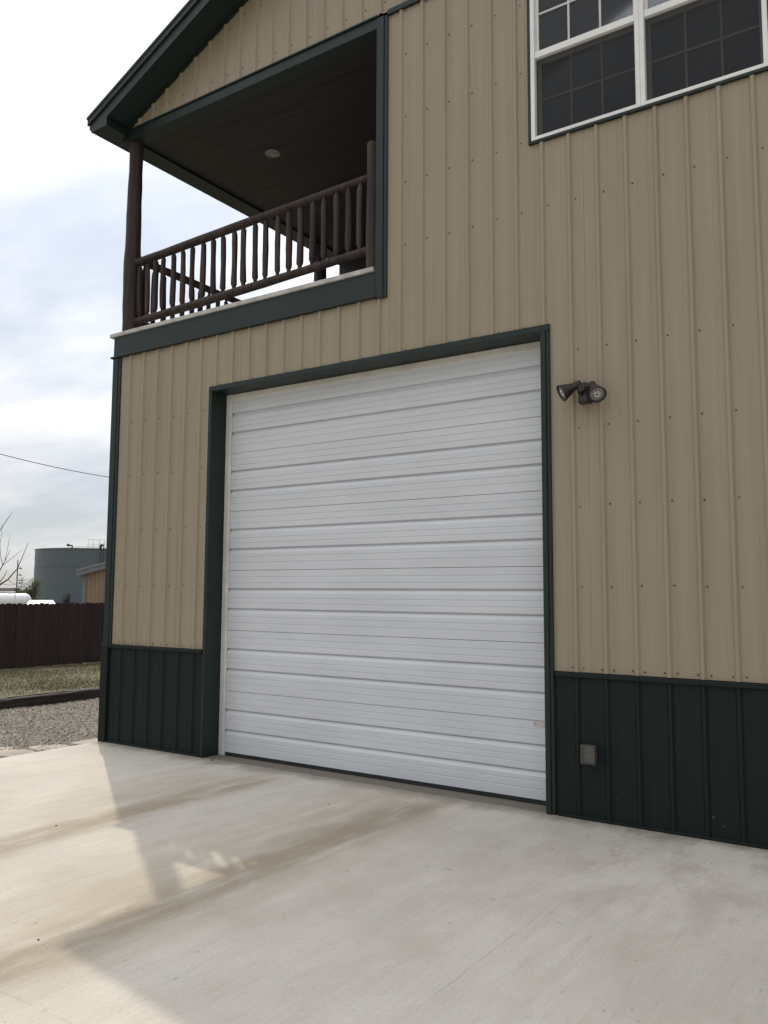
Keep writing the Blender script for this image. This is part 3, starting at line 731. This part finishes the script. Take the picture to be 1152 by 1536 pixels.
# steel tank
tcx = far(137, 880, 122.); R_T = 7.35; H_T = 7.2
TK = thing('storage_tank', 'large blue-grey cylindrical steel tank standing beyond the fence', 'tank', (tcx.x, tcx.y, -.16))
for i in range(3):
    m = MB(); z0 = H_T*i/3; z1 = H_T*(i+1)/3
    m.lathe([(R_T-.012*i, z0), (R_T-.012*i, z1-.02)], n=72); m.build('shell_course', M_TANK, TK)
m = MB(); m.lathe([(R_T+.06,H_T-.02),(R_T+.06,H_T+.06),(R_T,H_T+.09),(.01,H_T+.75)], n=72); m.build('tank_roof', M_TANK, TK)
tocam = (Vector((CAM.x,CAM.y,0))-Vector((tcx.x,tcx.y,0))).normalized(); tlat = Vector((tocam.y,-tocam.x,0))   # lateral, to the picture's left or right
if tlat.dot(RX) < 0: tlat = -tlat
def ont(a, z, r=R_T):                 # point on the shell, a radians to the right of the line to the house
    return tocam*(cos(a)*r)+tlat*(sin(a)*r)+Vector((0,0,z))
m = MB(); m.tube([ont(-.35,H_T), ont(-.35,H_T+.38), ont(-.40,H_T+.42)], .10, 8); m.tube([ont(-.40,H_T+.38), ont(-.44,H_T+.5)], .17, 8); m.build('roof_vent', M_DARK, TK)
m = MB()
for a in (-.08,0.,.1,.19): m.tube([ont(a,H_T), ont(a,H_T+1.2)], .025, 6)
for z in (.6,1.2): m.tube([ont(-.08+.09*k,H_T+z) for k in range(4)], .022, 6)
m.build('guard_rail', M_BOLT, TK)
m = MB()
for a in (.12,.17,.30,.36,.46): m.tube([ont(a,0,R_T+.5), ont(a,H_T+.7,R_T+.5)], .045, 6)
for k in range(16): m.tube([ont(.12,k*.46+.3,R_T+.5), ont(.17,k*.46+.3,R_T+.5)], .03, 5); m.tube([ont(.30,k*.46+.3,R_T+.5), ont(.46,k*.46+.3,R_T+.5)], .04, 5)
m.build('ladder', M_DARK, TK)
m = MB()
for a in (.13,.27,.40): m.tube([ont(a,H_T+.05,R_T-.1), ont(a,H_T+.4,R_T+.2), ont(a+.03,H_T+.5,R_T+.3)], .16, 8)
m.build('pipe_bend', M_DARK, TK)

# tan shed, gable end towards us
c0 = far(124, 880, 52.); ang = math.atan2(tocam.y, tocam.x)
view = (Vector((c0.x,c0.y,0))-Vector((CAM.x,CAM.y,0))).normalized()
SH = thing('shed', 'tan ribbed metal shed with pale grey eaves behind the fence', 'shed', (c0.x, c0.y, -.16), rz=math.atan2(view.y, view.x)-pi/2)
SW, SD, EH = 8.0, 10., 2.78; sp = .29
m = MB()
zt = lambda x: EH+sp*(x if x < SW/2 else SW-x)
for a in range(0, 9):
    m = MB(); x0, x1 = a*SW/9, (a+1)*SW/9
    prx = rib_profile(x0+.0, x1); n = len(prx)
    m.add([(x,-d*1.6,0) for x,d in prx]+[(x,-d*1.6,zt(x)) for x,d in prx], [(i,i+1,n+i+1,n+i) for i in range(n-1)]); m.build('siding_panel', M_FARTAN, SH)
m = MB(); m.box(0,.02,.0,SD,0,EH); m.box(SW-.02,SW,0,SD,0,EH); m.box(0,SW,SD-.02,SD,0,EH); m.build('side_wall', M_FARTAN, SH)
m = MB(); m.bbox(-.04,.16,-.05,.1,0,EH-.02,b=.005); m.build('corner_trim', M_FARTRIM, SH)
rf = part('roof', SH)
m = MB(); m.prism([(-.35,EH+.26-.35*sp),(SW/2,EH+.26+sp*SW/2),(SW+.35,EH+.26-.35*sp),(SW+.35,EH+.02-.35*sp),(SW+.30,EH-.02-.35*sp),(SW/2,EH+.0+sp*SW/2),(-.30,EH-.02-.35*sp),(-.35,EH+.02-.35*sp)], -.35, SD+.35); m.build('roof_slab', M_FARTRIM, rf)
m = MB(); m.prism([(-.38,EH+.27-.38*sp),(SW/2,EH+.27+sp*SW/2),(SW/2,EH+.36+sp*SW/2),(-.38,EH+.36-.38*sp)], -.40, -.351); m.build('rake_trim', M_GREYR, rf)

# propane tank
pc = far(14, 897, 60.); v2 = (Vector((pc.x,pc.y,0))-Vector((CAM.x,CAM.y,0))).normalized()
PT = thing('gas_tank', 'white horizontal gas tank with rounded end behind the fence', 'tank', (pc.x, pc.y, -.16), rz=math.atan2(v2.y,v2.x)-pi/2)
rT = .55; cz = 1.62-rT; Lh = 1.35
prof = [(.01,-Lh-.0)]+[(rT*sin(a), -Lh+.42-.42*cos(a)) for a in [pi/2*k/7 for k in range(1,8)]]
prof = [(r, h) for r,h in prof]+[(r,-h) for r,h in reversed(prof)]
m = MB(); m.lathe(prof, Matrix.Translation((0,0,cz)) @ Matrix.Rotation(pi/2,4,'Y'), 28); m.build('shell', M_WHITE, PT)
for s in (-1,1): bx('leg', M_WHITE, PT, s*.75-.08, s*.75+.08, -.35, .35, 0, cz-rT+.12)
m = MB(); m.lathe([(.16,cz+rT-.02),(.16,cz+rT+.05),(.13,cz+rT+.07)], n=14); m.build('dome_lid', M_WHITE, PT)
# low pump house
pc = far(62, 900, 42.); v2 = (Vector((pc.x,pc.y,0))-Vector((CAM.x,CAM.y,0))).normalized()
PH = thing('pump_house', 'low pump house with white gabled roof just behind the fence', 'shed', (pc.x, pc.y, -.16), rz=math.atan2(v2.y,v2.x)-pi/2)
m = MB(); m.box(-.55,.55,-.4,.4,0,1.17); m.build('wall', M_FARTRIM, PH)
m = MB(); w_, d_ = .66, .55
m.add([(-w_,-d_,1.15),(w_,-d_,1.15),(w_,d_,1.15),(-w_,d_,1.15),(-w_+.16,0,1.37),(w_-.16,0,1.37)], [(0,1,5,4),(1,2,5),(2,3,4,5),(3,0,4),(3,2,1,0)]); m.build('roof', M_WHITE, PH)
# white pipe frame
a, b = far(-30,888.5,56.), far(23,888,56.)
PF = thing('pipe_frame', 'slim white pipe frame standing before the gas tank', 'frame', (b.x,b.y,-.16))
m = MB(); m.tube([a-PF.location, b-PF.location], .035, 6); m.build('crossbar', M_WHITE, PF)
for q in (a,b):
    m = MB(); qq = q-PF.location; m.tube([(qq.x,qq.y,0), qq], .03, 6); m.build('leg', M_WHITE, PF)
# long grey building on the skyline
pc = far(-60, 884, 230.); v2 = (Vector((pc.x,pc.y,0))-Vector((CAM.x,CAM.y,0))).normalized()
LB = thing('long_building', 'long low grey building on the skyline beside the power pole', 'building', (pc.x,pc.y,-.16), rz=math.atan2(v2.y,v2.x)-pi/2)
m = MB(); m.box(-16,12.5,-4,4,0,1.5); m.build('wall', M_FARTRIM, LB)
m = MB(); m.prism([(-16.4,1.5),(12.9,1.5),(12.5,2.35),(-16,2.35)], -4.3, 4.3); m.build('roof', M_GREYR, LB)
# power poles and line
def far_pole(p, h, r, label):
    t = thing('utility_pole', label, 'pole', (p.x,p.y,-.16)); m = MB(); m.tube([(0,0,0),(0,0,h*.5),(0,0,h)], [r,r*.9,r*.75], 9); m.build('pole', M_POLE, t); return t
q = far(26, 860, 170.); t = far_pole(q, far(27,840,170.).z+.16, .13, 'grey wooden power pole with three stub insulators right of the bare tree')
rr = RX.copy(); rr.z = 0; rr.normalize()
for v in (852.5,862.5,874.5):
    z = far(26,v,170.).z+.16; m = MB(); m.tube([Vector((0,0,z-.1)), rr*.35+Vector((0,0,z-.02))], .03, 6); m.build('bracket', M_POLE, t)
    m = MB(); m.tube([rr*.33+Vector((0,0,z+.12)), rr*.55+Vector((0,0,z)), rr*.82+Vector((0,0,z-.06))], [.09,.13,.08], 7); m.build('insulator', M_DARK, t)
Lp, Rp = Vector((-36.36,19.62,9.07)), Vector((-37.08,27.44,8.75))
def cab(t): p = Lp.lerp(Rp, t); p.z = 9.07-.68*t+.36*t*t; return p
m = MB(); m.tube([cab(-2+5*k/40) for k in range(41)], .022, 6)
tag(m.build('power_line', M_DARK), 'sagging dark overhead cable crossing the open sky', 'cable')
far_pole(cab(-2), cab(-2).z+.4, .15, 'wooden power pole carrying the cable over the lawn')
far_pole(cab(3), cab(3).z+.4, .15, 'wooden power pole hidden behind the house')
# shrubs
def shrub(label, u, v, d, w, h, nl, mat, seed, ls=.09):
    rnd = random.Random(seed); p = far(u, v, d); t = thing('shrub', label, 'shrub', (p.x,p.y,-.16)); m = MB(); st = MB()
    stems = [Vector((rnd.uniform(-w,w)*.75, rnd.uniform(-w,w)*.5, h*rnd.uniform(.55,1.05))) for k in range(16)]
    for s_ in stems: st.tube([(s_.x*.2,s_.y*.2,0), (s_.x*.7,s_.y*.7,s_.z*.5), s_], [.03,.018,.006], 5)
    for i in range(nl):
        s_ = rnd.choice(stems); tt = rnd.uniform(.25,1.02)**.7; c = Vector((s_.x*tt, s_.y*tt, s_.z*tt))+Vector((rnd.gauss(0,1),rnd.gauss(0,1),rnd.gauss(0,.8)))*(.2*(1.15-tt)+.10)*w
        q_ = Matrix.Rotation(rnd.uniform(0,6.3),3,'Z') @ Matrix.Rotation(rnd.uniform(-1.2,1.2),3,'X'); l = ls*rnd.uniform(.6,1.3)
        m.add([c+q_@Vector(x) for x in ((-l*.4,0,0),(0,-l*.3,l*.15),(l*.6,0,0),(0,l*.3,l*.15))], [(0,1,2,3)])
    st.build('stem', M_BARK, t); m.build('foliage', mat, t)
shrub('green leafy shrub beside the left edge of the steel tank', 41, 885, 66., 1.15, 2.55, 7000, M_LEAF, 4, .10)
shrub('small dark shrub in front of the steel tank', 101, 893, 75., .55, 1.75, 900, M_LEAFD, 8, .1)

# a few bits of grit lying on the slab
random.seed(21)
m = MB()
for i in range(70):
    x = random.uniform(.5,7); y = -abs(random.gauss(0,1.6))-.02
    if y < -5: continue
    pebble((x,y,-.001), random.choice((.004,.005,.007)))
for x, y, s_ in ((.33,-.03,.016),(.36,-.06,.022),(2.80,-3.58,.011),(2.86,-3.60,.007),(1.15,-2.35,.014),(2.35,-.75,.014),(3.55,-.15,.012)): pebble((x,y,-.001), s_)
for i in range(420):                       # blown dirt caught along the wall foot and the door sill
    x = random.choice((random.uniform(3.95,8.), random.uniform(3.95,8.), random.uniform(-1.3,.16), random.uniform(.3,3.8)))
    y = -.030-abs(random.gauss(0,.018)) if (x > 3.9 or x < .18) else random.uniform(-.02,.19)
    pebble((x,y,-.001), random.choice((.003,.004,.005,.008)))
tag(m.build('grit', M_GRITM), 'scattered dark grit on the concrete apron and along the wall foot', 'grit', kind='stuff')
